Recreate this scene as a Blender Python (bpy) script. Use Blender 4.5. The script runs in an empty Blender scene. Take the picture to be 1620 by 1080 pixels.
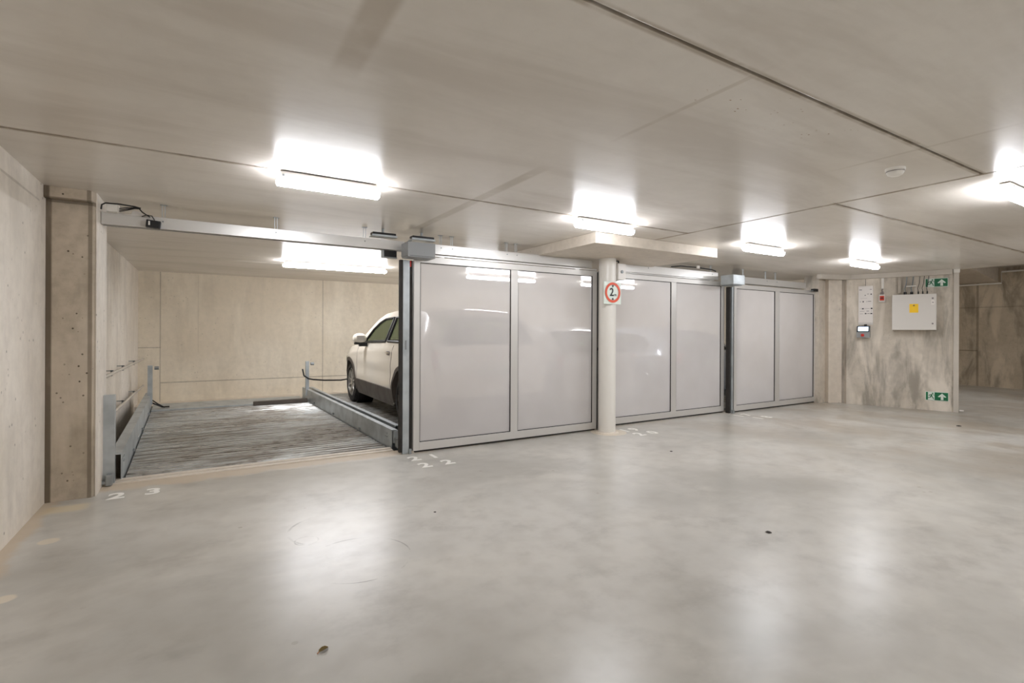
import bpy, bmesh, math, random
from mathutils import Vector, Matrix
from math import sin, cos, pi, radians as RAD

C = bpy.context.scene.collection
S = bpy.context.scene

# ------------------------------------------------------------ camera
H = 1.33
TH, ROLL, FPX = 1.025387, 0.00472, 802.54
Fw = Vector((cos(TH), sin(TH), 0)); R0 = Vector((sin(TH), -cos(TH), 0)); U0 = Vector((0, 0, 1))
Rt = R0*cos(ROLL) + U0*sin(ROLL); Up = U0*cos(ROLL) - R0*sin(ROLL)
cd = bpy.data.cameras.new('camera'); cam = bpy.data.objects.new('camera', cd); C.objects.link(cam)
cd.sensor_width = 36; cd.lens = FPX/1620*36; cd.shift_y = -15.58/1620; cd.clip_start = .02
m = Matrix((Rt, Up, -Fw)).transposed().to_4x4(); m.translation = (0, 0, H); cam.matrix_world = m
S.camera = cam
S.cycles.diffuse_bounces = 5; S.cycles.max_bounces = 9; S.cycles.sample_clamp_indirect = 1.5; S.cycles.blur_glossy = 1.0

# ------------------------------------------------------------ world, exposure
w = bpy.data.worlds.new('world'); S.world = w; w.use_nodes = True
w.node_tree.nodes['Background'].inputs[0].default_value = (1, .95, .88, 1)
w.node_tree.nodes['Background'].inputs[1].default_value = .0
S.view_settings.view_transform = 'Standard'; S.view_settings.look = 'None'
S.view_settings.gamma = 1; S.view_settings.use_curve_mapping = False
S.view_settings.exposure = 1.56
LAMP = 29.0            # emission of every tube diffuser in the garage

# ------------------------------------------------------------ node helpers
def srgb(r, g, b):
    f = lambda c: (c/255/12.92 if c/255 <= .04045 else ((c/255+.055)/1.055)**2.4)
    return (f(r), f(g), f(b), 1)

class NT:
    def __init__(s, name):
        s.m = bpy.data.materials.new(name); s.m.use_nodes = True; s.t = s.m.node_tree; s.n = s.t.nodes
        s.b = s.n['Principled BSDF']; s.out = s.n['Material Output']
        s.co = s.n.new('ShaderNodeTexCoord').outputs['Object']
    def val(s, x, sock):
        if isinstance(x, (int, float)): sock.default_value = x
        elif isinstance(x, tuple): sock.default_value = x
        else: s.t.links.new(x, sock)
    def math(s, op, a, b=0.0, c=None, clamp=False):
        n = s.n.new('ShaderNodeMath'); n.operation = op; n.use_clamp = clamp
        s.val(a, n.inputs[0]); s.val(b, n.inputs[1])
        if c is not None: s.val(c, n.inputs[2])
        return n.outputs[0]
    def mapping(s, scale=(1, 1, 1), rot=(0, 0, 0), loc=(0, 0, 0)):
        n = s.n.new('ShaderNodeMapping'); s.t.links.new(s.co, n.inputs[0])
        n.inputs['Scale'].default_value = scale; n.inputs['Rotation'].default_value = rot; n.inputs['Location'].default_value = loc
        return n.outputs[0]
    def noise(s, scale=1, detail=4, rough=.55, vec=None, dist=0):
        n = s.n.new('ShaderNodeTexNoise'); s.t.links.new(vec or s.co, n.inputs['Vector'])
        n.inputs['Scale'].default_value = scale; n.inputs['Detail'].default_value = detail
        n.inputs['Roughness'].default_value = rough; n.inputs['Distortion'].default_value = dist
        return n.outputs[0]
    def voro(s, scale=1, vec=None):
        n = s.n.new('ShaderNodeTexVoronoi'); s.t.links.new(vec or s.co, n.inputs['Vector']); n.inputs['Scale'].default_value = scale
        return n.outputs['Distance']
    def ramp(s, x, lo, hi, a=0.0, b=1.0):
        n = s.n.new('ShaderNodeMapRange'); n.interpolation_type = 'SMOOTHSTEP'
        s.val(x, n.inputs[0])
        for i, v in enumerate((lo, hi, a, b)): n.inputs[i+1].default_value = v
        return n.outputs[0]
    def mix(s, f, a, b, mode='MIX'):
        n = s.n.new('ShaderNodeMix'); n.data_type = 'RGBA'; n.blend_type = mode
        s.val(f, n.inputs[0]); s.val(a, n.inputs[6]); s.val(b, n.inputs[7]); return n.outputs[2]
    def xyz(s):
        if not hasattr(s, '_x'):
            n = s.n.new('ShaderNodeSeparateXYZ'); s.t.links.new(s.co, n.inputs[0]); s._x = n.outputs
        return s._x
    def line(s, axis, c, wdt):            # 1 on a line where axis == c
        d = s.math('ABSOLUTE', s.math('SUBTRACT', s.xyz()[axis], c)); return s.ramp(d, wdt*.5, wdt, 1, 0)
    def rng(s, axis, a, b, soft=.02):     # 1 inside a..b
        return s.math('MULTIPLY', s.ramp(s.xyz()[axis], a-soft, a+soft), s.ramp(s.xyz()[axis], b-soft, b+soft, 1, 0))
    def bump(s, h, strength=.2, dist=.01):
        n = s.n.new('ShaderNodeBump'); n.inputs['Strength'].default_value = strength; n.inputs['Distance'].default_value = dist
        s.t.links.new(h, n.inputs['Height']); s.t.links.new(n.outputs[0], s.b.inputs['Normal'])
    def fin(s, col=None, rough=None, metal=None):
        if col is not None: s.val(col, s.b.inputs['Base Color'])
        if rough is not None: s.val(rough, s.b.inputs['Roughness'])
        if metal is not None: s.val(metal, s.b.inputs['Metallic'])
        return s.m

def plain(name, rgb, rough=.5, metal=0, var=.06, sc=6):
    t = NT(name); c = srgb(*rgb); d = tuple(max(0, v*(1-2.2*var)) for v in c[:3]) + (1,)
    if var < .035: return t.fin(c, rough, metal)
    nz = t.noise(sc, 3); n = t.ramp(nz, .35, .7)
    return t.fin(t.mix(n, c, d), t.ramp(nz, .3, .7, rough*.9, min(1, rough*1.1)), metal)

def emit(name, rgb, e):
    t = NT(name); t.val(srgb(*rgb), t.b.inputs['Base Color']); t.val(srgb(*rgb), t.b.inputs['Emission Color'])
    t.b.inputs['Emission Strength'].default_value = e; t.m.cycles.emission_sampling = 'FRONT'; return t.m

def concrete(name, base, dark, warm=None, rough=.65, cloud=1.0, streak=0.0, pores=0.0, seams=(), seamcol=(95, 82, 66), spec=.4, bumpy=.25, dirty=0.35, psc=14):
    t = NT(name)
    c = t.mix(t.ramp(t.noise(.8*cloud, 3, .5, dist=.3), .3, .75), srgb(*base), srgb(*dark))
    if warm: c = t.mix(t.ramp(t.noise(.45*cloud, 2, .5, t.mapping(loc=(7, 3, 5))), .35, .75), c, srgb(*warm))
    h = t.noise(11, 4, .6); c = t.mix(t.math('MULTIPLY', t.ramp(h, .25, .8), dirty), c, srgb(*[int(v*.86) for v in dark]))
    if streak:      # run marks and blotches of wear
        v = t.noise(1, 5, .62, t.mapping((3.0, 3.0, .85)), dist=.5)
        c = t.mix(t.math('MULTIPLY', t.ramp(v, .47, .66), streak), c, srgb(*[int(x*.72) for x in dark]))
        v2 = t.noise(1, 4, .6, t.mapping((2.6, 2.6, .6), loc=(4, 9, 2)), dist=.4)
        c = t.mix(t.math('MULTIPLY', t.ramp(v2, .5, .64), streak*.9), c, srgb(*[min(255, int(x*1.08)) for x in base]))
    if pores:
        vo = t.voro(psc); mk = t.math('MULTIPLY', t.ramp(vo, .08, .18, 1, 0), t.ramp(t.noise(3.1, 3), .50, .62))
        c = t.mix(t.math('MULTIPLY', mk, pores), c, srgb(70, 58, 44)); h = t.math('SUBTRACT', h, t.math('MULTIPLY', mk, 2.0))
    for sm in seams:        # (axis, position, width, [(axis, a, b), ...], strength)
        k = t.line(sm[0], sm[1], sm[2])
        for (ax, a, b) in sm[3]: k = t.math('MULTIPLY', k, t.rng(ax, a, b))
        k2 = t.math('MULTIPLY', k, t.ramp(v if streak else h, .25, .5, .45, 1))
        c = t.mix(t.math('MULTIPLY', k2, sm[4]), c, srgb(*seamcol)); h = t.math('SUBTRACT', h, t.math('MULTIPLY', k, .8))
    t.b.inputs['Specular IOR Level'].default_value = spec
    t.bump(h, bumpy, .008)
    return t, c, rough

# ------------------------------------------------------------ materials
def m_simple_concrete(*a, **k):
    t, c, r = concrete(*a, **k); return t.fin(c, r)

def m_ceiling():
    band = (176, 163, 144)
    t, c, r = concrete('ceiling_concrete', (230, 225, 217), (220, 213, 203), (224, 217, 205), .4, .6, dirty=.12, bumpy=.06, spec=.4)
    c = t.mix(t.math('MULTIPLY', t.ramp(t.noise(1, 5, .6, t.mapping((.45, 2.2, 1)), dist=.4), .42, .68), .7), c, srgb(204, 196, 185))
    for x, wd, a, b, st in ((.50, .075, .7, 2.15, .55), (1.93, .06, 2.85, 5.1, .55), (3.61, .02, .9, 1.75, .3), (1.99, .02, 1.3, 2.1, .35)):
        k = t.math('MULTIPLY', t.line(0, x, wd), t.rng(1, a, b, .15))
        k = t.math('MULTIPLY', k, t.ramp(t.noise(4, 4), .2, .55, .3, 1)); c = t.mix(t.math('MULTIPLY', k, st), c, srgb(*band))
    # rusty flecks by the long joint
    vo = t.ramp(t.voro(26, t.mapping((1, 1.5, 1))), .12, .2, 1, 0)
    k = t.math('MULTIPLY', t.math('MULTIPLY', t.rng(0, 1.95, 3.0, .1), t.rng(1, 1.36, 1.62, .05)), t.ramp(t.noise(7, 2), .5, .6))
    c = t.mix(t.math('MULTIPLY', t.math('MULTIPLY', vo, k), .8), c, srgb(140, 98, 60))
    # dirt along the joints
    for ax, pos, rr in ((1, 1.3, (0, -2, 4.55)), (1, 3.77, (0, -2, 4.55)), (0, 4.545, (1, -6, 6)), (1, 2.25, (0, 4.5, 11))):
        k = t.math('MULTIPLY', t.line(ax, pos, .035), t.rng(*rr)); k = t.math('MULTIPLY', k, t.ramp(t.noise(6, 3, .6), .3, .6, .35, 1))
        c = t.mix(t.math('MULTIPLY', k, .6), c, srgb(150, 132, 108))
    return t.fin(c, .27)

def m_floor():
    t = NT('polished_floor')
    c = t.mix(t.ramp(t.noise(.55, 3, .5, dist=.3), .34, .7), srgb(202, 199, 192), srgb(170, 167, 159))
    c = t.mix(t.math('MULTIPLY', t.ramp(t.noise(.9, 4, .6, t.mapping((1, 1.6, 1), loc=(3, 8, 0)), dist=.6), .42, .7), .5), c, srgb(212, 208, 199))
    xr = t.ramp(t.xyz()[0], 3.0, 9.0)          # browner, more worn floor towards the far aisle
    c = t.mix(t.math('MULTIPLY', t.math('MULTIPLY', xr, t.ramp(t.noise(1.1, 5, .6, t.mapping((1, .7, 1), loc=(1, 2, 0)), dist=.8), .4, .66)), .75), c, srgb(168, 155, 137))
    c = t.mix(t.math('MULTIPLY', t.ramp(t.noise(6, 3, .5), .35, .8), .3), c, srgb(156, 150, 140))
    c = t.mix(t.math('MULTIPLY', t.ramp(t.noise(2.1, 5, .65, t.mapping((1, 1.2, 1), loc=(9, 4, 0))), .50, .76), .5), c, srgb(150, 146, 138))
    # small chips and stains
    k = t.math('MULTIPLY', t.ramp(t.voro(4.0), .04, .07, 1, 0), t.ramp(t.noise(1.3, 1, .5, t.mapping(loc=(5, 1, 0))), .5, .62))
    c = t.mix(t.math('MULTIPLY', k, .5), c, srgb(140, 128, 112))
    # sandy unpolished edge along the lift bays and the left wall
    e = t.noise(3, 4, .65)
    ed = t.math('ADD', t.xyz()[1], t.math('MULTIPLY', e, .30))
    k1 = t.math('MULTIPLY', t.ramp(ed, 5.38, 5.50), t.ramp(t.xyz()[0], 4.5, 5.2, 1, .25))
    el = t.math('SUBTRACT', t.xyz()[0], t.math('MULTIPLY', e, .22)); k2 = t.ramp(el, -1.10, -1.02, 1, 0)
    c = t.mix(t.math('MULTIPLY', t.math('MAXIMUM', k1, k2), .75), c, srgb(206, 188, 164))
    c = t.mix(t.math('MULTIPLY', t.math('MULTIPLY', t.rng(0, -1.0, -.75, .05), t.rng(1, 4.85, 5.02, .04)), .6), c, srgb(222, 204, 166))
    # round pale repair patches beside the left wall
    for (px, py, r) in ((-.83, 4.23, .055), (-.84, 3.43, .05), (4.6, 5.1, .24)):
        dx = t.math('SUBTRACT', t.xyz()[0], px); dy = t.math('SUBTRACT', t.xyz()[1], py)
        d = t.math('ADD', t.math('SQRT', t.math('ADD', t.math('MULTIPLY', dx, dx), t.math('MULTIPLY', dy, dy))), t.math('MULTIPLY', e, .03))
        c = t.mix(t.math('MULTIPLY', t.ramp(d, r, r+.02, 1, 0), .8), c, srgb(228, 216, 196))
    # tyre scuffs (arcs)
    for (px, py, r, wd, bx) in ((.75, 3.55, .28, .010, (-.2, .62)), (.56, 3.42, .07, .006, (0, 1)), (.78, 3.0, .30, .006, (.6, 1.4))):
        dx = t.math('SUBTRACT', t.xyz()[0], px); dy = t.math('SUBTRACT', t.xyz()[1], py)
        d = t.math('SQRT', t.math('ADD', t.math('MULTIPLY', dx, dx), t.math('MULTIPLY', dy, dy)))
        k = t.math('MULTIPLY', t.ramp(t.math('ABSOLUTE', t.math('SUBTRACT', d, r)), wd*.5, wd, 1, 0), t.rng(0, bx[0], bx[1], .05))
        c = t.mix(t.math('MULTIPLY', t.math('MULTIPLY', k, t.ramp(e, .4, .6)), .6), c, srgb(110, 104, 96))
    rg = t.math('MULTIPLY_ADD', e, .06, .265)
    rg = t.math('ADD', rg, t.math('MULTIPLY', t.math('MAXIMUM', k1, k2), .3))
    t.b.inputs['Specular IOR Level'].default_value = .5
    t.bump(t.noise(2.0, 2, .5), .10, .02)
    return t.fin(c, rg)

def m_deck():
    t = NT('wet_galvanised_deck')
    st = t.ramp(t.noise(.9, 4, .6, t.mapping((1, 1.3, 1), loc=(2, 5, 0)), dist=.6), .38, .66)
    ln = t.noise(1, 4, .65, t.mapping((1.1, 16, 1)))          # grime lying along the ridges
    c = t.mix(t.math('MULTIPLY', st, .7), srgb(204, 207, 206), srgb(136, 126, 112))
    c = t.mix(t.math('MULTIPLY', t.ramp(ln, .44, .60), .75), c, srgb(112, 102, 88))
    c = t.mix(t.math('MULTIPLY', t.math('MULTIPLY', t.ramp(t.noise(12, 4, .65, t.mapping((.5, 1, 1))), .5, .62), st), .8), c, srgb(74, 62, 48))
    return t.fin(c, t.ramp(ln, .35, .65, .22, .5), t.ramp(st, 0, 1, .5, .2))

def m_perf():
    t = NT('perforated_gate_sheet')
    c = t.mix(t.ramp(t.noise(.9, 3), .3, .7), srgb(225, 221, 219), srgb(214, 209, 206)); t.fin(c, .5)
    t.b.inputs['Specular IOR Level'].default_value = .35
    tr = t.n.new('ShaderNodeBsdfTransparent'); mx = t.n.new('ShaderNodeMixShader'); mx.inputs[0].default_value = .22
    t.t.links.new(t.b.outputs[0], mx.inputs[1]); t.t.links.new(tr.outputs[0], mx.inputs[2]); t.t.links.new(mx.outputs[0], t.out.inputs[0])
    return t.m

def m_glass():
    t = NT('tinted_car_glass'); t.fin(srgb(20, 24, 20), .03)
    tr = t.n.new('ShaderNodeBsdfTransparent'); tr.inputs[0].default_value = (.62, .70, .58, 1)
    mx = t.n.new('ShaderNodeMixShader'); mx.inputs[0].default_value = .72
    t.t.links.new(t.b.outputs[0], mx.inputs[1]); t.t.links.new(tr.outputs[0], mx.inputs[2]); t.t.links.new(mx.outputs[0], t.out.inputs[0])
    return t.m

def paint(name, rgb, metal=0.0):
    t = NT(name); t.fin(srgb(*rgb), .22, metal); t.b.inputs['Coat Weight'].default_value = .8; t.b.inputs['Coat Roughness'].default_value = .04
    return t.m

YB = (1, 5.3, 12)
M = dict(
    ceil=m_ceiling(), floor=m_floor(), deck=m_deck(), perf=m_perf(), glass=m_glass(),
    wall_l=m_simple_concrete('left_wall_concrete', (240, 232, 221), (226, 216, 202), (232, 222, 206), .7, streak=.18, pores=.55,
        seams=((1, 8.11, .012, [], .5), (1, 8.93, .008, [], .25), (2, 2.28, .01, [(1, -6, 5)], .25))),
    wall_b=m_simple_concrete('back_wall_concrete', (238, 228, 210), (226, 214, 192), (216, 202, 180), .7, streak=.15, pores=.25,
        seams=((2, .34, .014, [(0, -.70, 4)], .45), (0, -.705, .012, [], .38), (2, 1.0, .012, [(0, -1.2, -.7)], .4), (0, 2.2, .014, [], .35), (0, -.1, .01, [(2, .9, 2.4)], .12))),
    pil=m_simple_concrete('pilaster_concrete', (206, 193, 175), (178, 164, 144), (190, 175, 154), .8, 1.6, streak=.4, pores=1.0, dirty=.6, seams=((0, -1.025, .026, [], .9), (0, -.775, .018, [], .6), (2, 2.325, .02, [], .7)), psc=20),
    wall_r=m_simple_concrete('stained_wall_concrete', (220, 211, 198), (198, 188, 172), (210, 200, 185), .7, 1.4, streak=.75, pores=.4, psc=22),
    wall_f=m_simple_concrete('far_wall_concrete', (204, 190, 168), (176, 162, 140), (190, 175, 152), .75, 1.2, streak=.7, pores=.3,
        seams=((1, 4.9, .03, [], .5), (1, 3.6, .02, [], .5), (2, 2.0, .02, [], .3), (2, .9, .02, [(1, 4.9, 7)], .5))),
    head=m_simple_concrete('column_head_concrete', (228, 218, 204), (212, 200, 184), None, .55, 1.2, pores=.4),
    pitc=m_simple_concrete('pit_concrete', (120, 106, 88), (92, 80, 66), None, .8, 1.2),
    alu=plain('satin_aluminium', (206, 203, 198), .38, .35, .03), alu2=plain('brushed_aluminium_track', (214, 212, 208), .3, .45, .03),
    galv=plain('galvanised_steel', (190, 196, 198), .40, .5, .10, 5), galvd=plain('dull_galvanised_steel', (158, 162, 162), .5, .4, .10, 5),
    grey=plain('grey_enamel', (148, 150, 150), .45, 0, .03), dark=plain('dark_rubber', (40, 36, 32), .7, 0, .1), black=plain('black_plastic', (14, 14, 15), .45),
    white=plain('white_plastic', (228, 224, 216), .5, 0, .02), cream=plain('cream_painted_steel', (216, 211, 204), .42, 0, .03), colw=plain('white_column_paint', (228, 224, 216), .35, 0, .03, 3),
    paper=plain('white_laminate', (232, 226, 220), .35, 0, .02), wood=plain('whitewashed_duct', (204, 196, 184), .55, 0, .04, 3),
    red=plain('red_plastic', (200, 40, 24), .4), orange=plain('red_orange_print', (216, 82, 50), .5, 0, .02), yellow=plain('yellow_sticker', (252, 204, 20), .5, 0, .02),
    green=plain('sign_green', (0, 104, 62), .4, 0, .02), signw=plain('sign_white', (222, 232, 222), .45, 0, .02), ink=plain('black_print', (30, 28, 32), .6), inkg=plain('grey_print', (140, 132, 130), .6),
    mark=plain('white_floor_paint', (252, 250, 244), .6, 0, .02, 14), leaf=plain('dry_leaf', (150, 128, 74), .7, 0, .2, 40), leafo=plain('leaf_tip', (176, 124, 84), .7, 0, .1, 40),
    debris=plain('dark_grit', (52, 44, 40), .8), tyre=plain('tyre_rubber', (34, 31, 29), .75, 0, .1), rim=plain('alloy_rim', (190, 186, 178), .28, .8, .03), clad=plain('grey_cladding', (84, 76, 68), .6, 0, .05),
    seat=plain('dark_upholstery', (46, 44, 42), .8), lamp_r=plain('tail_lamp_red', (150, 20, 18), .15), chrome=plain('chrome', (210, 208, 204), .12, 1, .0),
    tube=emit('lit_diffuser', (247, 249, 255), LAMP), tube2=emit('lit_bay_diffuser', (249, 250, 255), LAMP*1.35), screen=emit('lit_screen', (206, 226, 252), 1.0), cool=plain('pale_blue_print', (120, 160, 200), .5),
    whitecar=paint('pearl_white_paint', (236, 228, 214)), greycar=paint('light_silver_paint', (196, 194, 190), .3), darkcar=paint('blue_grey_paint', (150, 156, 164), .3),
)

# ------------------------------------------------------------ mesh helpers
class MB:
    def __init__(s): s.bm = bmesh.new()
    def box(s, x0, x1, y0, y1, z0, z1, bev=0, mat=None):
        vs = [s.bm.verts.new(p) for p in ((x0,y0,z0),(x1,y0,z0),(x1,y1,z0),(x0,y1,z0),(x0,y0,z1),(x1,y0,z1),(x1,y1,z1),(x0,y1,z1))]
        if mat:
            for v in vs: v.co = mat @ v.co
        fs = [s.bm.faces.new([vs[i] for i in f]) for f in ((3,2,1,0),(4,5,6,7),(0,1,5,4),(1,2,6,5),(2,3,7,6),(3,0,4,7))]
        if bev: bmesh.ops.bevel(s.bm, geom=list({e for f in fs for e in f.edges}), offset=bev, segments=2, affect='EDGES', profile=.6)
        return s
    def prism(s, pts, z0, z1, bev=0, mat=None):      # pts ccw in xy
        a = [s.bm.verts.new((p[0], p[1], z0)) for p in pts]; b = [s.bm.verts.new((p[0], p[1], z1)) for p in pts]; n = len(pts)
        if mat:
            for v in a+b: v.co = mat @ v.co
        fs = [s.bm.faces.new(a[::-1]), s.bm.faces.new(b)] + [s.bm.faces.new((a[i], a[(i+1) % n], b[(i+1) % n], b[i])) for i in range(n)]
        if bev: bmesh.ops.bevel(s.bm, geom=list({e for f in fs for e in f.edges}), offset=bev, segments=2, affect='EDGES', profile=.6)
        return s
    def tube(s, pts, r, seg=10, caps=True):
        pts = [Vector(p) for p in pts]; rings = []
        for i, p in enumerate(pts):
            d = (pts[min(i+1, len(pts)-1)] - pts[max(i-1, 0)]).normalized()
            a = d.orthogonal().normalized() if i == 0 else (pa - d*pa.dot(d)).normalized()
            pa = a; b = d.cross(a)
            rings.append([s.bm.verts.new(p + r*(a*cos(2*pi*k/seg) + b*sin(2*pi*k/seg))) for k in range(seg)])
        for q in range(len(rings)-1):
            for k in range(seg): s.bm.faces.new((rings[q][k], rings[q][(k+1) % seg], rings[q+1][(k+1) % seg], rings[q+1][k]))
        if caps: s.bm.faces.new(rings[0][::-1]); s.bm.faces.new(rings[-1])
        return s
    def lathe(s, prof, mat, seg=40, closed=False):      # prof [(r, h)] about local z
        rings = [[s.bm.verts.new(mat @ Vector((r*cos(2*pi*k/seg), r*sin(2*pi*k/seg), h))) for k in range(seg)] for r, h in prof]
        n = len(rings)
        for q in range(n if closed else n-1):
            A, B = rings[q], rings[(q+1) % n]
            for k in range(seg): s.bm.faces.new((A[k], A[(k+1) % seg], B[(k+1) % seg], B[k]))
        if not closed:
            if prof[0][0] > 1e-4: s.bm.faces.new(rings[0][::-1])
            if prof[-1][0] > 1e-4: s.bm.faces.new(rings[-1])
        return s
    def quad(s, *p): s.bm.faces.new([s.bm.verts.new(q) for q in p]); return s
    def build(s, name, mat, parent=None, smooth=False, rec=True):
        if rec: bmesh.ops.recalc_face_normals(s.bm, faces=s.bm.faces[:])
        me = bpy.data.meshes.new(name)
        if smooth:
            for f in s.bm.faces: f.smooth = True
            for e in s.bm.edges:
                if len(e.link_faces) == 2 and e.calc_face_angle(0) > RAD(40): e.smooth = False
        s.bm.to_mesh(me); s.bm.free(); me.materials.append(mat)
        o = bpy.data.objects.new(name, me); C.objects.link(o)
        if parent: o.parent = parent; o.matrix_parent_inverse = Matrix.Translation(-parent.location)
        return o

def tag(o, label=None, cat=None, group=None, kind=None):
    if label: o['label'] = label
    if cat: o['category'] = cat
    if group: o['group'] = group
    if kind: o['kind'] = kind
    return o
def struct(o): o['kind'] = 'structure'; return o
def thing(name, loc, label, cat, group=None):
    o = bpy.data.objects.new(name, None); o.location = loc; o.empty_display_size = .1; C.objects.link(o); return tag(o, label, cat, group)
def copy_thing(root, loc, label=None):
    r = root.copy(); C.objects.link(r); r.location = loc
    if label: r['label'] = label
    for ch in list(root.children):
        c = ch.copy(); C.objects.link(c); c.parent = r
        for g in ch.children:
            d = g.copy(); C.objects.link(d); d.parent = c
    return r
def text_mesh(name, txt, size, mat, M4, parent=None, depth=.001, space=1.0, bold=0.0):
    cu = bpy.data.curves.new(name, 'FONT'); cu.body = txt; cu.size = size; cu.extrude = depth; cu.align_x = 'CENTER'; cu.align_y = 'CENTER'
    cu.space_character = space; cu.offset = bold; cu.resolution_u = 6
    o = bpy.data.objects.new('tmp', cu); me = bpy.data.meshes.new_from_object(o); bpy.data.objects.remove(o); bpy.data.curves.remove(cu)
    me.transform(M4); me.materials.clear(); me.materials.append(mat); me.name = name
    q = bpy.data.objects.new(name, me); C.objects.link(q)
    if parent: q.parent = parent; q.matrix_parent_inverse = Matrix.Translation(-parent.location)
    return q

# ------------------------------------------------------------ the setting
ZC, ZH, G = 2.42, 2.97, .016
XL, XR, YBK, YFR, XF = -1.04, 10.95, 11.55, -6.0, 16.85
# floor: aisle slab and the aisle beyond the end wall
struct(MB().prism([(XL-.2, YFR), (XF+.2, YFR), (XF+.2, 7.2), (10.3, 7.2), (10.3, 5.44), (1.84, 5.50), (XL-.2, 5.50)], -.3, 0).build('floor', M['floor']))
# ceiling slabs with open joints between them
cb = MB()
xs = [XL-.2, 4.545]; ys = [YFR, -3.64, -1.17, 1.3, 3.77, 6.24, 9.05, YBK+.2]
for a, b in zip(ys, ys[1:]): cb.box(xs[0]+G/2, xs[1]-G/2, a+G/2, b-G/2, ZC, ZC+.2, .004)
ys2 = [YFR, -2.7, -.22, 2.25, 6.24, 9.05, YBK+.2]
for a, b in zip(ys2, ys2[1:]): cb.box(4.545+G/2, XR, a+G/2, b-G/2, ZC, ZC+.2, .004)
struct(cb.build('ceiling', M['ceil']))
struct(MB().box(XL-.4, XR, YFR, YBK+.4, ZC+.2, ZC+.7).build('ceiling_core', M['pitc']))
struct(MB().box(XR, XF+.2, YFR, 7.4, ZH, ZH+.2).build('ceiling_far_aisle', M['ceil']))
struct(MB().box(XL-.3, XL, YFR, YBK+.2, -2, ZC+.1).build('wall_left', M['wall_l']))
struct(MB().box(XL-.3, XR, YBK, YBK+.3, -2, ZC+.1).build('wall_back', M['wall_b']))
struct(MB().box(XL-.3, XF+.2, YFR-.2, YFR, -.3, ZH+.1).build('wall_front', M['wall_l']))
struct(MB().box(XF, XF+.2, YFR, 7.4, -.3, ZH+.1).build('wall_far', M['wall_f']))
struct(MB().box(10.46, XF, 7.2, 7.4, -.3, ZH+.1).build('wall_side', M['wall_f']))
struct(MB().box(10.46, 10.7, 5.3, YBK, -2, ZC+.1).build('wall_bay_end', M['wall_b']))
struct(MB().box(XL-.3, 10.7, 5.50, YBK+.3, -2.2, -2).build('floor_pit', M['pitc']))
# end wall of the aisle, slightly out of square
A2, B2 = Vector((10.39, 4.9)), Vector((10.87, 3.47)); T2 = (B2-A2).normalized(); N2 = Vector((T2.y, -T2.x))
if N2.x > 0: N2 = -N2
def wl(s, off): p = A2 + T2*s + N2*off; return (p.x, p.y)
struct(MB().prism([wl(-.02, 0), wl(1.505, 0), wl(1.505, -.25), wl(-.5, -.25), (10.46, 5.3), (10.43, 4.98)], -.02, ZC).build('wall_right', M['wall_r']))
struct(MB().prism([(9.99, 5.22), (10.20, 5.22), (10.46, 5.2), (10.46, 5.5), (9.99, 5.5)], -.02, ZC).build('wall_return', M['wall_r']))
tag(MB().prism([(10.165, 5.13), (10.39, 5.00), (10.50, 5.19), (10.275, 5.32)], 0, ZC-.002, .012).build('concrete_column', M['head']),
    'pale square concrete column in the corner right of the last grey gate', 'column')
# left pilaster: rough brown face, pale side
struct(MB().prism([(XL, 5.17), (-.76, 5.17), (-.74, 5.20), (-.74, 5.66), (XL, 5.66)], -2, ZC-.09).build('trim_1', M['pil']))
struct(MB().box(-.742, -.735, 5.19, 5.66, -.3, ZC).build('trim_2', M['wall_l']))
struct(MB().prism([(XL, 5.10), (-.76, 5.12), (-.74, 5.2), (-.74, 5.66), (XL, 5.66)], ZC-.09, ZC, .004).build('trim_3', M['pil']))
# column head plate under the ceiling
struct(MB().box(3.63, 5.68, 4.24, 6.4, 2.30, ZC, .006).build('trim_4', M['head']))
# pale duct trim along the top of the end wall, turning the corner
struct(MB().prism([(9.72, 5.04), (10.14, 4.93), (10.32, 4.83), wl(-.1, .075), wl(1.49, .075), wl(1.49, .0), wl(-.1, 0), (10.14, 5.08), (9.72, 5.12)], ZC-.085, ZC, .004).build('trim_5', M['wood']))
# kerb between aisle floor and lift pit
kb = MB().box(-.735, 1.80, 5.49, 5.55, -.04, .012, .004).box(-.735, 1.80, 5.555, 5.62, -.04, .02, .003); struct(kb.build('trim_6', M['head']))
struct(MB().box(XL, 10.4, 11.0, YBK, -.35, -.02).build('floor_ledge', M['head']))
# sloping stair soffit in the far aisle
sb = MB(); y0, y1 = 4.50, 7.2
sv = [(16.84, 2.617), (16.84, ZH), (14.6, ZH), (14.6, 2.90)]
a = [sb.bm.verts.new((x, y0, z)) for x, z in sv]; b = [sb.bm.verts.new((x, y1, z)) for x, z in sv]
sb.bm.faces.new(a); sb.bm.faces.new(b[::-1])
for i in range(4): sb.bm.faces.new((a[i], b[i], b[(i+1) % 4], a[(i+1) % 4]))
struct(sb.build('trim_7', M['head']))
tag(MB().tube([(16.79, 6.8, 2.58), (16.79, 4.43, 2.58), (16.79, 4.43, 2.86), (16.79, -3, 2.86)], .022).build('wall_conduit', M['white'], smooth=True),
    'thin pale pipe at the top of the far stained wall, stepping round the sloping soffit', 'pipe')
gp = thing('corner_profile', (10.87, 3.44, 0), 'pale vertical profile running floor to ceiling at the free end of the stained wall', 'post')
MB().prism([wl(1.505, -.01), wl(1.575, -.01), wl(1.575, .035), wl(1.505, .035)], .0, ZC-.06, .004).build('strip', M['wood'], gp)
MB().prism([wl(1.50, -.02), wl(1.585, -.02), wl(1.585, .045), wl(1.50, .045)], ZC-.06, ZC, .003).build('top_bracket', M['white'], gp)
MB().prism([wl(1.585, .0), wl(1.64, .0), wl(1.64, .03), wl(1.585, .03)], .03, .05, .002).build('foot_clip', M['white'], gp)

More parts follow.
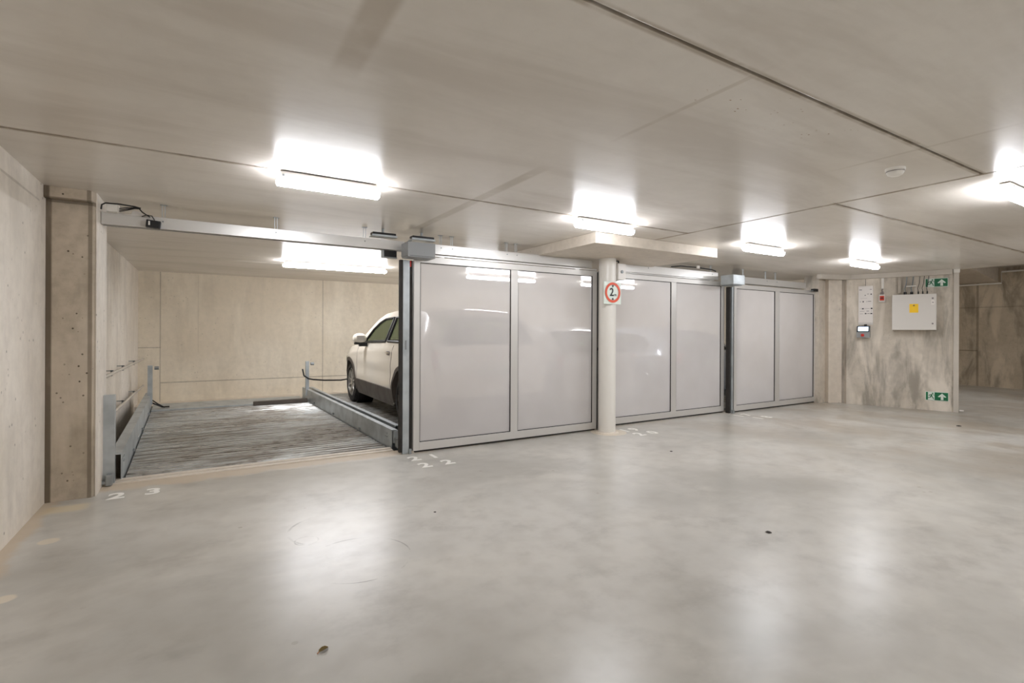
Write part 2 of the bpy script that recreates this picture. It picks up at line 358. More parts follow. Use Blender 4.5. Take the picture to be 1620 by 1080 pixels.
# ------------------------------------------------------------ round column with its clearance sign
col = thing('round_column', (4.575, 5.10, 0), 'white round steel column between the first and second gates', 'column')
MB().lathe([(.112, 0), (.112, 2.30)], Matrix.Translation((4.575, 5.10, 0)), 40).build('shaft', M['colw'], col, True)
MB().lathe([(.15, .0), (.15, .006), (.118, .02)], Matrix.Translation((4.575, 5.10, 0)), 40).build('base_collar', M['head'], col, True)
sg = thing('clearance_sign', (4.545, 4.975, 1.84), 'square white height limit sign with a red ring reading 2m on the round column', 'sign')
MB().box(4.40, 4.695, 4.972, 4.978, 1.695, 1.985, .001).build('plate', M['signw'], sg)
SG = Matrix.Translation((4.547, 4.968, 1.845)) @ Matrix.Rotation(pi/2, 4, 'X')
rb = MB(); rb.lathe([(.132, 0), (.132, .003), (.100, .003), (.100, 0)], SG, 48, True); rb.build('red_ring', M['orange'], sg)
MB().prism([(-.018, .094), (0, .066), (.018, .094)], 0, .003, mat=SG).build('down_arrow', M['ink'], sg)
MB().prism([(-.018, -.094), (.018, -.094), (0, -.066)], 0, .003, mat=SG).build('up_arrow', M['ink'], sg)
text_mesh('digit', '2', .145, M['ink'], SG @ Matrix.Translation((-.018, .0, .001)), sg, .001, 1, .002)
text_mesh('unit_letter', 'm', .055, M['ink'], SG @ Matrix.Translation((.042, -.028, .001)), sg)

# ------------------------------------------------------------ gates, tracks, posts
def gate(x0, x1, y, z0, z1, mull, label, sl=.08, sr=.08, rail=None):
    g = thing('sliding_gate', ((x0+x1)/2, y+.02, 0), label, 'gate', None)
    f = MB(); f.box(x0, x0+sl, y, y+.045, z0, z1, .003); f.box(x1-sr, x1, y, y+.045, z0, z1, .003)
    f.box(x0+sl, x1-sr, y, y+.045, z0, z0+.09, .003); f.box(x0+sl, x1-sr, y, y+.045, z1-.07, z1, .003); f.build('frame', M['alu'], g)
    MB().box(mull[0], mull[1], y-.001, y+.045, z0+.09, z1-.07, .003).build('mullion', M['alu'], g)
    for a, b in ((x0+sl, mull[0]), (mull[1], x1-sr)):
        pn = MB().quad((a, y+.018, z0+.09), (b, y+.018, z0+.09), (b, y+.018, z1-.07), (a, y+.018, z1-.07)).build('infill_sheet', M['perf'], g)
        k = MB(); e = .006
        k.box(a, a+e, y+.004, y+.017, z0+.09, z1-.07); k.box(b-e, b, y+.004, y+.017, z0+.09, z1-.07); k.box(a, b, y+.004, y+.017, z0+.09, z0+.09+e); k.box(a, b, y+.004, y+.017, z1-.07-e, z1-.07)
        k.build('gasket', M['dark'], pn)
    if rail: MB().box(rail[0], rail[1], y+.005, y+.04, z1+.008, z1+.026, .002).box(x0+.3, x0+.36, y+.01, y+.03, z1, z1+.008).box(x1-.36, x1-.3, y+.01, y+.03, z1, z1+.008).build('top_rail', M['alu2'], g)
    MB().box(x0+.02, x1-.02, y+.01, y+.035, z0-.018, z0, .002).build('bottom_seal', M['dark'], g)
    return g
gate(1.948, 4.54, 5.27, .025, 2.152, (3.183, 3.283), 'largest grey double panelled sliding gate, left of the white round column', .072, .075, (2.12, 4.54))
gate(4.80, 7.40, 5.385, .025, 2.172, (6.125, 6.238), 'middle grey sliding gate, directly right of the white round column', .08, .08, (4.8, 7.14))
gate(7.525, 10.0, 5.29, .025, 2.138, (8.69, 8.826), 'rightmost grey sliding gate, next to the stained concrete wall', .0705, .05)

def track(x0, x1, y, z0, z1, label, rods, name='door_track'):
    t = thing(name, ((x0+x1)/2, y, z1), label, 'track')
    b = MB(); b.box(x0, x1, y, y+.012, z0, z1, .002); b.box(x0, x1, y+.012, y+.10, z1-.01, z1); b.box(x0, x1, y+.088, y+.10, z0, z1-.01)
    b.box(x0, x1, y-.006, y, z0, z0+.012, .001)
    b.build('beam', M['alu2'], t)
    for r in rods:
        h = MB().box(r-.010, r-.005, y+.03, y+.036, z1, ZC).box(r+.012, r+.017, y+.03, y+.036, z1, ZC).build('hanger_rod', M['galv'], t)
        MB().box(r-.022, r+.03, y+.02, y+.05, ZC-.004, ZC).build('ceiling_plate', M['galvd'], h)
        MB().lathe([(.007, 0), (.007, .005)], Matrix.Translation((r, y-.001, z1-.035)) @ Matrix.Rotation(pi/2, 4, 'X'), 10).build('bolt', M['galvd'], h)
    return t
track(-.73, 1.865, 5.34, 2.205, 2.305, 'long pale track beam above the open lift bay', (-.31, .585, 1.435))
track(2.14, 4.50, 5.33, 2.198, 2.308, 'pale track beam above the largest gate', (2.29, 2.43, 3.16, 3.30))
track(4.76, 7.20, 5.36, 2.195, 2.312, 'pale track beam above the middle gate', (5.6, 7.05))
track(7.46, 9.80, 5.36, 2.17, 2.285, 'pale track beam above the rightmost gate', (7.9, 8.55, 8.85))
# gate end posts
p = thing('gate_post', (1.87, 5.3, 0), 'grey steel gate post between the open bay and the largest gate', 'post')
MB().box(1.832, 1.906, 5.285, 5.335, 0, 2.10, .006).build('upright', M['galv'], p)
MB().box(1.800, 1.832, 5.29, 5.34, 0.02, 2.10, .003).build('rubber_seal', M['dark'], p)
MB().box(1.907, 1.944, 5.30, 5.34, 0.02, 2.10, .003).build('dark_channel', M['dark'], p)
MB().box(1.856, 1.874, 5.279, 5.286, 1.13, 1.23, .003).build('pull_plate', M['galvd'], p)
MB().box(1.910, 1.922, 5.285, 5.30, 2.03, 2.095, .002).build('red_sensor', M['red'], p)
MB().box(1.90, 1.925, 5.255, 5.28, 0, .055, .002).build('floor_guide', M['galvd'], p)
p = thing('gate_post', (7.46, 5.3, 0), 'narrow dark gate post between the middle and rightmost gates', 'post')
MB().box(7.405, 7.44, 5.29, 5.36, 0, 2.085, .004).build('dark_channel', M['dark'], p)
MB().box(7.445, 7.475, 5.27, 5.33, 0, 2.085, .004).build('upright', M['galv'], p)
MB().box(7.48, 7.518, 5.29, 5.33, 0, 2.085, .003).build('rubber_seal', M['dark'], p)
MB().box(7.44, 7.47, 5.235, 5.262, 0, .06, .002).build('floor_guide', M['galvd'], p)
p = thing('gate_post', (4.59, 5.29, 0), 'slim aluminium closing post behind the left edge of the white round column', 'post')
MB().box(4.562, 4.62, 5.255, 5.33, 0, 2.15, .003).build('upright', M['alu'], p)
MB().box(4.545, 4.558, 5.27, 5.32, 0.02, 2.14, .002).build('rubber_seal', M['dark'], p)
MB().box(4.548, 4.556, 5.262, 5.269, 1.08, 1.12, .001).build('lock_button', M['black'], p)
# motor boxes
b = thing('motor_box', (1.95, 5.05, 2.2), 'large grey metal motor box at the left top corner of the largest gate', 'box')
MB().box(1.80, 2.105, 5.05, 5.26, 2.118, 2.262, .006).build('cover', M['grey'], b)
MB().box(1.806, 2.11, 5.06, 5.255, 2.106, 2.117, .003).build('lower_lip', M['grey'], b)
MB().box(1.872, 1.878, 5.14, 5.30, 2.263, 2.300, .002).build('bracket', M['galvd'], b)
MB().lathe([(.006, 0), (.006, .004)], Matrix.Translation((1.985, 5.05, 2.16)) @ Matrix.Rotation(pi/2, 4, 'X'), 10).build('screw', M['galvd'], b)
b = thing('motor_box', (7.3, 5.05, 2.2), 'small silver motor box between the middle and rightmost gates', 'box')
MB().box(7.16, 7.455, 5.05, 5.28, 2.10, 2.255, .006).build('cover', M['galv'], b)
MB().box(7.20, 7.42, 5.08, 5.30, 2.088, 2.099, .003).build('lower_lip', M['galvd'], b)
b = thing('roller_bracket', (1.72, 5.36, 2.14), 'dark open roller bracket under the long beam, beside the large motor box', 'bracket')
MB().box(1.63, 1.79, 5.36, 5.42, 2.118, 2.128).box(1.63, 1.645, 5.36, 5.42, 2.128, 2.2).build('shelf', M['galvd'], b)
MB().box(1.65, 1.79, 5.375, 5.42, 2.129, 2.2, .004).build('roller', M['black'], b)
for (x, y, lb) in ((1.50, 5.30, 'flat dark cable tray on top of the long beam beside the large motor box'), (1.93, 5.28, 'flat dark cable tray above the large motor box')):
    t = thing('cable_tray', (x, y, 2.33), lb, 'tray')
    MB().box(x, x+.27, y, y+.12, 2.33, 2.338).box(x, x+.27, y, y+.006, 2.338, 2.35).build('tray', M['galv'], t)
    MB().box(x+.01, x+.26, y+.01, y+.11, 2.352, 2.375, .003).build('cover', M['black'], t)
    MB().box(x+.12, x+.14, y+.05, y+.07, 2.376, ZC).build('stem', M['galvd'], t)
t = thing('cable_loop', (6.7, 5.33, 2.33), 'low loop of dark cables lying over the track beam left of the small motor box', 'cable')
MB().tube([(6.05, 5.32, 2.325), (6.25, 5.32, 2.35), (6.6, 5.33, 2.355), (7.0, 5.33, 2.345), (7.1, 5.33, 2.325)], .010).build('cable', M['black'], t, True)
MB().box(6.6, 6.66, 5.29, 5.31, 2.335, 2.38, .003).build('clip', M['white'], t)
b = thing('end_plate', (4.73, 5.10, 2.13), 'white end box with a dark round hole, right of the column top', 'box')
MB().box(4.70, 4.835, 5.03, 5.35, 2.03, 2.245, .005).build('cover', M['cream'], b)
MB().lathe([(.022, 0), (.022, .010)], Matrix.Translation((4.765, 5.031, 2.135)) @ Matrix.Rotation(pi/2, 4, 'X'), 16).build('shaft_end', M['galvd'], b)
MB().tube([(4.73, 5.06, 2.246), (4.73, 5.06, 2.275), (4.75, 5.12, 2.285)], .010).build('cable', M['black'], b, True)
b = thing('gate_sensor', (9.86, 5.22, 2.14), 'small black sensor at the top right corner of the rightmost gate', 'sensor')
MB().box(9.80, 9.93, 5.20, 5.27, 2.115, 2.165, .004).build('housing', M['black'], b)
MB().box(9.76, 9.80, 5.22, 5.26, 2.12, 2.13).build('bracket', M['galvd'], b)
b = thing('gate_sensor', (-.37, 5.29, 2.24), 'black photocell on the long beam above the open bay', 'sensor')
MB().box(-.425, -.322, 5.27, 5.335, 2.20, 2.262, .004, Matrix.Translation((-.37, 5.3, 2.23)) @ Matrix.Rotation(RAD(5), 4, 'Y') @ Matrix.Translation((.37, -5.3, -2.23))).build('housing', M['black'], b)
MB().box(-.408, -.396, 5.262, 5.269, 2.218, 2.252, .001).build('white_label', M['white'], b)
MB().tube([(-.455, 5.30, 2.29), (-.42, 5.29, 2.305), (-.385, 5.285, 2.30), (-.365, 5.285, 2.265)], .004, 8).build('cable', M['black'], b, True)
b = thing('junction_box', (-.67, 5.28, 2.33), 'small white junction box with loose cables, on the pilaster above the beam', 'box')
MB().box(-.69, -.615, 5.26, 5.335, 2.300, 2.362, .005).build('case', M['white'], b)
MB().box(-.614, -.606, 5.262, 5.333, 2.304, 2.358, .002).build('lid', M['cream'], b)
for k, dz in enumerate((.0, .012, .026)):
    MB().tube([(-.605, 5.28, 2.308+dz), (-.55, 5.27, 2.325+dz*.8), (-.50, 5.26, 2.342+dz*.3), (-.47, 5.27, 2.345)], .004, 8).build('cable', M['black'], b, True)
MB().tube([(-.72, 5.26, 2.31), (-.715, 5.25, 2.345), (-.69, 5.25, 2.362), (-.6, 5.26, 2.366), (-.5, 5.27, 2.36), (-.46, 5.27, 2.35)], .006, 8).build('cable', M['black'], b, True)
MB().tube([(-.47, 5.27, 2.345), (-.45, 5.26, 2.32), (-.42, 5.27, 2.30), (-.40, 5.3, 2.292)], .005, 8).build('cable', M['black'], b, True)
MB().prism([(-.60, 2.295), (-.43, 2.295), (-.47, 2.33), (-.52, 2.335), (-.53, 2.30)], 0, .01, .001, Matrix.Translation((0, 5.33, 0)) @ Matrix.Rotation(pi/2, 4, 'X')).build('bracket', M['cream'], b)
b = thing('vent_slot', (-.75, 6.62, 2.40), 'short dark cable chain under the ceiling behind the left end of the long beam', 'cable')
vb = MB(); random.seed(4); x = -.92
MB().box(-.93, -.60, 6.63, 6.66, 2.398, ZC-.001, .002).build('body', M['galvd'], b)
for k in range(9):
    wd = .02+.02*random.random(); vb.box(x, x+wd, 6.60, 6.629, 2.394, 2.415); x += wd+.006
vb.build('links', M['black'], b)

# ------------------------------------------------------------ car lift in the open bay
SK = -.03
def sk(x, y): return x + SK*(y-5.6)
def skbox(mb, x0, x1, y0, y1, z0, z1, bev=0):
    return mb.prism([(sk(x0, y0), y0), (sk(x1, y0), y0), (sk(x1, y1), y1), (sk(x0, y1), y1)], z0, z1, bev)
def deck_mesh(x0, x1, y0, y1, pitch=.10, z=0.0, d=.016):
    mb = MB(); prof = []; y = y0
    while y < y1:
        prof += [(y, z), (y+pitch*.50, z), (y+pitch*.62, z-d), (y+pitch*.88, z-d)]; y += pitch
    prof.append((y, z))
    n = 12; rows = [[mb.bm.verts.new((sk(x0+(x1-x0)*k/n, yy), yy, zz)) for k in range(n+1)] for yy, zz in prof]
    for i in range(len(rows)-1):
        for k in range(n): mb.bm.faces.new((rows[i][k], rows[i][k+1], rows[i+1][k+1], rows[i+1][k]))
    skbox(mb, x0, x1, y0, y1, z-d-.012, z-d-.002)
    return mb
def side_beam(x0, x1, y0, y1, zt, name, parent, inner):
    mb = MB()
    skbox(mb, x0, x1, y0, y1, zt-.012, zt, .002)
    xi = x1 if inner > 0 else x0
    skbox(mb, xi-.006 if inner > 0 else xi, xi if inner > 0 else xi+.006, y0, y1, -.14, zt-.012)
    xo = x0 if inner > 0 else x1-.005
    skbox(mb, xo, xo+.005, y0, y1, zt-.07, zt-.012)
    o = mb.build(name, M['galv'], parent)
    for q in range(4):
        yy = y0+.15+.05*(q % 2); zz = zt-.06-.04*(q//2)
        MB().lathe([(.008, 0), (.008, .006)], Matrix.Translation((sk(xi, yy), yy, zz)) @ Matrix.Rotation(pi/2*inner, 4, 'Y'), 8).build('bolt', M['galvd'], o)
    for q in range(3):
        yy = y0+1.2+1.4*q
        MB().box(sk(xi, yy)+(0 if inner > 0 else -.02), sk(xi, yy)+(.02 if inner > 0 else 0), yy, yy+.05, .02, .05, .003).build('lug', M['galvd'], o)
    return o
L = thing('car_lift', (.57, 5.7, 0), 'empty corrugated steel parking platform in the open bay on the left', 'car lift')
deck_mesh(-.60, 1.80, 5.66, 10.1).build('deck', M['deck'], L)
skbox(MB(), -.60, 1.80, 5.63, 5.66, -.08, .006, .002).build('front_lip', M['galvd'], L)
skbox(MB(), -.60, 1.80, 10.15, 10.98, -.03, .015, .003).build('rear_plate', M['galv'], L)
side_beam(-.70, -.615, 5.58, 10.7, .25, 'side_beam', L, 1)
side_beam(1.815, 1.875, 5.60, 10.7, .215, 'side_beam', L, -1)
e = MB(); e.box(1.845, 1.905, 5.50, 5.58, .02, .115, .012); e.box(1.84, 1.91, 5.495, 5.585, .116, .13, .004); e.build('end_bracket', M['galvd'], L)
MB().box(1.83, 1.90, 5.585, 5.66, .06, .20, .01).build('roller_housing', M['galvd'], L)
MB().prism([(sk(.88, 10.0), 9.98), (sk(1.78, 10.0), 10.02), (sk(1.78, 10.08), 10.10), (sk(.88, 10.08), 10.06)], .003, .075, .006).build('wheel_stop', M['clad'], L)
def post(x0, x1, y, z0, z1, nm, par):
    mb = MB(); mb.box(x0, x1, y, y+.006, z0, z1); mb.box(x0, x0+.006, y+.006, y+.06, z0, z1); mb.box(x1-.006, x1, y+.006, y+.06, z0, z1); mb.box(x0, x1, y, y+.06, z1, z1+.004)
    return mb.build(nm, M['galv'], par)
pf = post(-.735, -.655, 5.51, .0, .765, 'corner_post', L)
MB().box(-.71, -.665, 5.44, 5.51, -.02+.025, .10, .008).build('foot_clamp', M['galvd'], pf)
MB().lathe([(.018, 0), (.018, .05)], Matrix.Translation((-.745, 5.47, .03)) @ Matrix.Rotation(pi/2, 4, 'Y'), 12).build('foot_bolt', M['galvd'], pf)
post(-.79, -.725, 10.2, .1, .74, 'corner_post', L)
pr = post(1.65, 1.71, 10.25, .1, .745, 'corner_post', L)
for q, (px, py, pz) in enumerate(((-.70, 10.24, .70), (1.74, 10.28, .70))):
    MB().lathe([(.028, 0), (.028, .06)], Matrix.Translation((px, py, pz)) @ Matrix.Rotation(pi/2, 4, 'Y'), 16).build('pulley', M['galvd'], L)
MB().tube([(-.74, 10.3, .12), (-.6, 10.4, .03), (-.5, 10.4, .03)], .012, 8).tube([(-.74, 10.25, .18), (-.66, 10.3, .10), (-.56, 10.3, .03)], .010, 8).build('hydraulic_hose', M['black'], L, True)
MB().tube([(1.60, 10.30, .60), (1.62, 10.26, .48), (1.70, 10.24, .42), (1.78, 10.24, .40), (2.0, 10.3, .37), (2.35, 10.5, .34), (2.7, 10.7, .36)], .014, 10).build('hydraulic_hose', M['black'], L, True)
# pipes on the left wall of the bay
for (z, y0, y1, lb) in ((.80, 6.5, 11.45, 'upper thin horizontal pipe on the left wall of the open bay'), (.31, 6.5, 11.45, 'lower thin horizontal pipe on the left wall of the open bay')):
    t = thing('wall_pipe', (-.95, 7.5, z), lb, 'pipe')
    MB().tube([(-.95, y0, z), (-.95, y1, z)], .018).build('pipe', M['wood'], t, True)
    for yy in (7.9, 8.9, 10.2):
        MB().box(-1.045, -.955, yy, yy+.02, z+.018, z+.03).box(-.985, -.965, yy, yy+.02, z-.04, z+.03).build('bracket', M['galvd'], t)
# platform of the neighbouring bays (their cars stand on these)
for x0, x1, lb, ex in ((1.96, 4.40, 'galvanised parking platform under the white car, partly behind the largest gate', 1), (4.62, 7.02, 'galvanised parking platform faintly seen behind the middle gate', 0), (7.2, 9.6, 'galvanised parking platform faintly seen behind the rightmost gate', 0)):
    t = thing('car_lift', ((x0+x1)/2, 5.7, 0), lb, 'car lift')
    deck_mesh(x0+.03, x1-.03, 5.66, 10.2, z=.04*ex).build('deck', M['deck'], t)
    side_beam(x0, x0+.06, 5.9, 10.8, .205, 'side_beam', t, 1)
    side_beam(x1-.06, x1, 5.6, 10.8, .205, 'side_beam', t, -1)
    skbox(MB(), x0+.03, x1-.03, 10.3, 10.98, -.03, .015, .003).build('rear_plate', M['galvd'], t)

# ------------------------------------------------------------ cars
def lerp_list(pts, t):
    if t <= pts[0][0]: return pts[0][1]
    for (a, va), (b, vb) in zip(pts, pts[1:]):
        if t <= b:
            k = (t-a)/(b-a); return va+(vb-va)*k
    return pts[-1][1]
def smooth_list(pts, t, r=.06): return (lerp_list(pts, t-r)+2*lerp_list(pts, t)+lerp_list(pts, t+r))/4
def inside(poly, x, y):
    c = False; n = len(poly)
    for i in range(n):
        (x1, y1), (x2, y2) = poly[i], poly[(i+1) % n]
        if (y1 > y) != (y2 > y) and x < (x2-x1)*(y-y1)/(y2-y1)+x1: c = not c
    return c
def make_car(loc, label, pm, LN, WD, HT, top, belt, wins, wy, wr, ws, tg, cladding=True, group=None):
    """rear bumper at local y=0, nose at y=LN, centred on x=0, ground z=0"""
    car = thing('car', loc, label, 'car', group)
    ox, oy, oz = loc
    zb = .24; hw0 = WD/2
    def end(y):
        a = min(1, max(0, y/.55)); b = min(1, max(0, (LN-y)/.95))
        return (.86+.14*sin(a*pi/2))*(.78+.22*sin(b*pi/2))
    def hw(y, z):
        zb_ = lerp_list(belt, y)
        k = 1-.05*((z-.62)/.40)**2 if z < zb_ else 1-.05*((zb_-.62)/.40)**2
        x = hw0*end(y)*k
        x += .012*math.exp(-((z-(zb_-.10))/.05)**2) - .016*math.exp(-((z-.66)/.10)**2)
        if z > zb_: x -= (z-zb_)*.40
        for yy in wy: x += .03*math.exp(-((y-yy)/.42)**2-((z-.62)/.3)**2)
        return x
    def zt(y): return smooth_list(top, y)
    def bump_y(y, z): return y    # ends stay vertical
    NY, NZ = 110, 34
    ys_ = [LN*i/NY for i in range(NY+1)]
    P = lambda x, y, z: (ox+x, oy+y, oz+z)
    def inwin(y, z): return any(inside(w_, y, z) for w_ in wins)
    def inwheel(y, z): return any((y-c)**2+(z-wr)**2 < (wr+.07)**2 for c in wy)
    bd = MB()
    for sgn in (-1, 1):
        g = [[bd.bm.verts.new(P(sgn*hw(y, zb+(zt(y)-zb)*j/NZ), y, zb+(zt(y)-zb)*j/NZ)) for j in range(NZ+1)] for y in ys_]
        for i in range(NY):
            for j in range(NZ):
                yc = (ys_[i]+ys_[i+1])/2; zc = zb+(zt(yc)-zb)*(j+.5)/NZ
                if inwin(yc, zc) or inwheel(yc, zc): continue
                bd.bm.faces.new((g[i][j], g[i+1][j], g[i+1][j+1], g[i][j+1]))
    NX = 16
    def topp(y, u):
        h = hw(y, zt(y)); return P(h*u, y, zt(y)+(.05 if zt(y) > 1.2 else .035)*(1-abs(u)**2.6))
    g = [[bd.bm.verts.new(topp(y, -1+2*k/NX)) for k in range(NX+1)] for y in ys_]
    for i in range(NY):
        yc = (ys_[i]+ys_[i+1])/2
        for k in range(NX):
            u = abs(-1+2*(k+.5)/NX)
            if u < .84 and (ws[0] < yc < ws[1] or tg[0] < yc < tg[1]): continue
            bd.bm.faces.new((g[i][k], g[i+1][k], g[i+1][k+1], g[i][k+1]))
    for yy in (0, LN):      # end caps
        n = 12; cols = []
        for j in range(n+1):
            z = zb+(zt(yy)-zb)*j/n; h = hw(yy, z); bul = (.05 if yy else -.05)*sin(pi*min(1, (z-zb)/.7))
            cols.append([bd.bm.verts.new(P(h*(-1+2*k/NX), yy+bul*(1-(abs(-1+2*k/NX))**3), z+(0.035*(j/n)*(1-abs(-1+2*k/NX)**2.6)))) for k in range(NX+1)])
        for j in range(n):
            for k in range(NX): bd.bm.faces.new((cols[j][k], cols[j][k+1], cols[j+1][k+1], cols[j+1][k]))
    bd.build('body', pm, car, True)
    fl = MB().box(ox-hw0*.82, ox+hw0*.82, oy+.12, oy+LN-.25, oz+.20, oz+.30); fl.build('underbody', M['black'], car)
    # glass, window trims
    for sgn in (-1, 1):
        for w_ in wins:
            gm = MB(); n = 10
            ya, yb = min(p[0] for p in w_), max(p[0] for p in w_)
            gm.bm.faces.new([gm.bm.verts.new(P(sgn*(hw(p[0], p[1])-.008), p[0], p[1])) for p in w_])
            gl = gm.build('side_window', M['glass'], car)
            loop = []
            for a_, b_ in zip(w_, w_[1:]+w_[:1]):
                for q in range(6):
                    yy = a_[0]+(b_[0]-a_[0])*q/6; zz = a_[1]+(b_[1]-a_[1])*q/6; loop.append(P(sgn*(hw(yy, zz)+.002), yy, zz))
            loop.append(loop[0]); loop.append(loop[1])
            MB().tube(loop, .020, 6, False).build('window_trim', M['black'], gl, True)
    for nm, (a_, b_) in (('windscreen', ws), ('rear_window', tg)):
        gm = MB(); n = 8
        gg = [[gm.bm.verts.new(Vector(topp(a_+(b_-a_)*i/n, -.86+1.72*k/8))-Vector((0, 0, .004))) for k in range(9)] for i in range(n+1)]
        for i in range(n):
            for k in range(8): gm.bm.faces.new((gg[i][k], gg[i+1][k], gg[i+1][k+1], gg[i][k+1]))
        gm.build(nm, M['glass'], car, True)
    # arches, cladding, wheels
    for c in wy:
        for sgn in (-1, 1):
            ar = MB(); n = 26; r0, r1 = wr+.045, wr+.105; rows = []
            for i in range(n+1):
                a_ = -RAD(12)+(pi+RAD(24))*i/n; row = []
                for (rr, off) in ((r0, -.10), (r0, .012), (r1, .012), (r1, -.02)):
                    yy, zz = c+rr*cos(a_), wr+rr*sin(a_); zz = max(zz, .2); row.append(ar.bm.verts.new(P(sgn*(hw(yy, zz)+off), yy, zz)))
                rows.append(row)
            for i in range(n):
                for k in range(3): ar.bm.faces.new((rows[i][k], rows[i+1][k], rows[i+1][k+1], rows[i][k+1]))
            ar.build('wheel_arch', M['clad'] if cladding else pm, car, True)
            wm = Matrix.Translation(P(sgn*(hw0-.13), c, wr)) @ Matrix.Rotation(sgn*pi/2, 4, 'Y')
            wl_ = MB().lathe([(wr-.10, -.11), (wr-.02, -.10), (wr, -.06), (wr, .06), (wr-.02, .10), (wr-.09, .11), (wr-.10, .06)], wm, 40, True).build('wheel', M['tyre'], car, True)
            rm = MB().lathe([(wr-.10, -.1), (wr-.10, .09), (wr-.118, .10), (wr-.125, .03), (wr-.125, -.1)], wm, 40, True)
            for q in range(10):
                sm = wm @ Matrix.Rotation(2*pi*q/10, 4, 'Z'); rm.box(.03, wr-.115, -.014, .014, .055, .085, .004, sm)
            rm.lathe([(0, .05), (.055, .05), (.055, .095), (0, .10)], wm, 20)
            rm.build('rim', M['rim'], wl_, True)
            MB().lathe([(0, -.02), (wr-.13, -.02), (wr-.13, -.05), (0, -.05)], wm, 30).build('brake_disc', M['clad'], wl_, True)
            MB().lathe([(wr+.075, -.22), (wr+.075, .06), (wr+.07, .06), (wr+.07, -.2), (0, -.2), (0, -.22)], wm, 30).build('wheel_well', M['black'], car, True)
    for sgn in (-1, 1):
        cl = MB(); n = 24; rows = []
        ya, yb = wy[0]+wr+.10, wy[1]-wr-.10
        for i in range(n+1):
            y = ya+(yb-ya)*i/n
            rows.append([cl.bm.verts.new(P(sgn*(hw(y, z)+o_), y, z)) for z, o_ in ((.20, -.06), (.21, .004), (.34, .012), (.455, .012), (.465, -.004))])
        for i in range(n):
            for k in range(4): cl.bm.faces.new((rows[i][k], rows[i+1][k], rows[i+1][k+1], rows[i][k+1]))
        cl.build('side_sill', M['clad'] if cladding else pm, car, True)
        # door seams, handles, mirror
        for yy, z1 in ((wy[0]+wr+.62, .45), (wy[1]-wr-.16, .45), (wy[0]+wr+1.72 if False else (wins[0][0][0]+.0), .45)):
            pass
        bp = (wins[0][-1][0]+wins[1][0][0])/2
        for yy in (bp, wy[1]-wr-.13):
            zz1 = lerp_list(belt, yy)-.02; MB().tube([P(sgn*(hw(yy, .47+(zz1-.47)*q/12)+.0005), yy, .47+(zz1-.47)*q/12) for q in range(13)], .004, 6).build('door_seam', M['inkg'], car)
        for yy in (bp+.16, bp-.88):
            zz = lerp_list(belt, yy)-.13
            hd = MB().box(-.012, .028, -.09, .09, -.014, .014, .010, Matrix.Translation(P(sgn*(hw(yy, zz)+.008), yy, zz))).build('door_handle', M['chrome'], car, True)
            MB().box(-.006, .006, -.06, .06, -.03, .03, .004, Matrix.Translation(P(sgn*(hw(yy, zz)+.001), yy, zz-.004))).build('handle_cup', M['inkg'], hd)
        my = wins[1][1][0] if False else max(p[0] for w_ in wins for p in w_)-.22; mz = lerp_list(belt, my)+.03; mx = hw(my, mz)
        mm = Matrix.Translation(P(sgn*(mx+.14), my+.02, mz+.07))
        mr = MB(); mr.lathe([(.0, -.075), (.055, -.07), (.088, -.04), (.095, 0), (.085, .05), (.05, .085), (0, .095)], mm @ Matrix.Diagonal((1.25, .8, .95, 1)), 20)
        mo = mr.build('wing_mirror', pm, car, True)
        MB().box(-.085, .085, -.05, .05, -.10, -.062, .018, mm).build('mirror_base', M['black'], mo, True)
        MB().box(-.10, .03, -.045, .04, -.13, -.07, .012, mm @ Matrix.Translation((-sgn*.09, 0, 0))).build('mirror_arm', M['black'], mo, True)
        MB().box(-.065, .065, -.078, -.072, -.03, .05, .002, mm).build('mirror_glass', M['cream'], mo)  # flat pale colour stands in for the bright wall reflected in the glass
        tl = MB(); zt_ = .93 if HT > 1.55 else .86
        tl.box(-.06, .05, -.02, .14, -.11, .10, .02, Matrix.Translation(P(sgn*(hw(.03, zt_)-.03), .03, zt_))).build('tail_lamp', M['lamp_r'], car, True)
        hl = MB(); hl.box(-.10, .05, -.22, .05, -.06, .06, .02, Matrix.Translation(P(sgn*(hw(LN-.12, .74)-.05), LN-.10, .74))).build('headlamp', M['glass'], car, True)
    MB().box(ox-.26, ox+.26, oy-.066, oy-.052, oz+.72, oz+.83, .003).build('number_plate', M['signw'], car)
    MB().box(ox-hw0*.84, ox+hw0*.84, oy-.075, oy+.12, oz+.22, oz+.46, .03).build('rear_bumper', M['clad'] if cladding else pm, car, True)
    MB().box(ox-hw0*.70, ox+hw0*.70, oy+LN-.05, oy+LN+.065, oz+.22, oz+.42, .03).build('front_bumper', M['clad'] if cladding else pm, car, True)
    # cabin inside
    for yy, nm in ((bp+.35, 'front_seat'), (bp-.65, 'rear_seat')):
        for sx in (-.38, .38):
            st = MB().box(ox+sx-.24, ox+sx+.24, oy+yy-.1, oy+yy+.42, oz+.3, oz+.62, .05)
            st.box(-.24, .24, -.07, .07, 0, .58, .05, Matrix.Translation((ox+sx, oy+yy-.14, oz+.58)) @ Matrix.Rotation(RAD(10), 4, 'X'))
            st.box(-.12, .12, -.045, .045, .0, .17, .04, Matrix.Translation((ox+sx, oy+yy-.25, oz+1.17)))
            st.build(nm, M['seat'], car, True)
    MB().box(ox-hw0*.74, ox+hw0*.74, oy+ws[1]-.95, oy+ws[1]-.4, oz+.55, oz+lerp_list(belt, ws[0])-.06, .05).build('dashboard', M['seat'], car, True)
    MB().box(ox-hw0*.72, ox+hw0*.72, oy+.15, oy+1.0, oz+.4, oz+.95, .03).build('parcel_shelf', M['seat'], car, True)
    return car

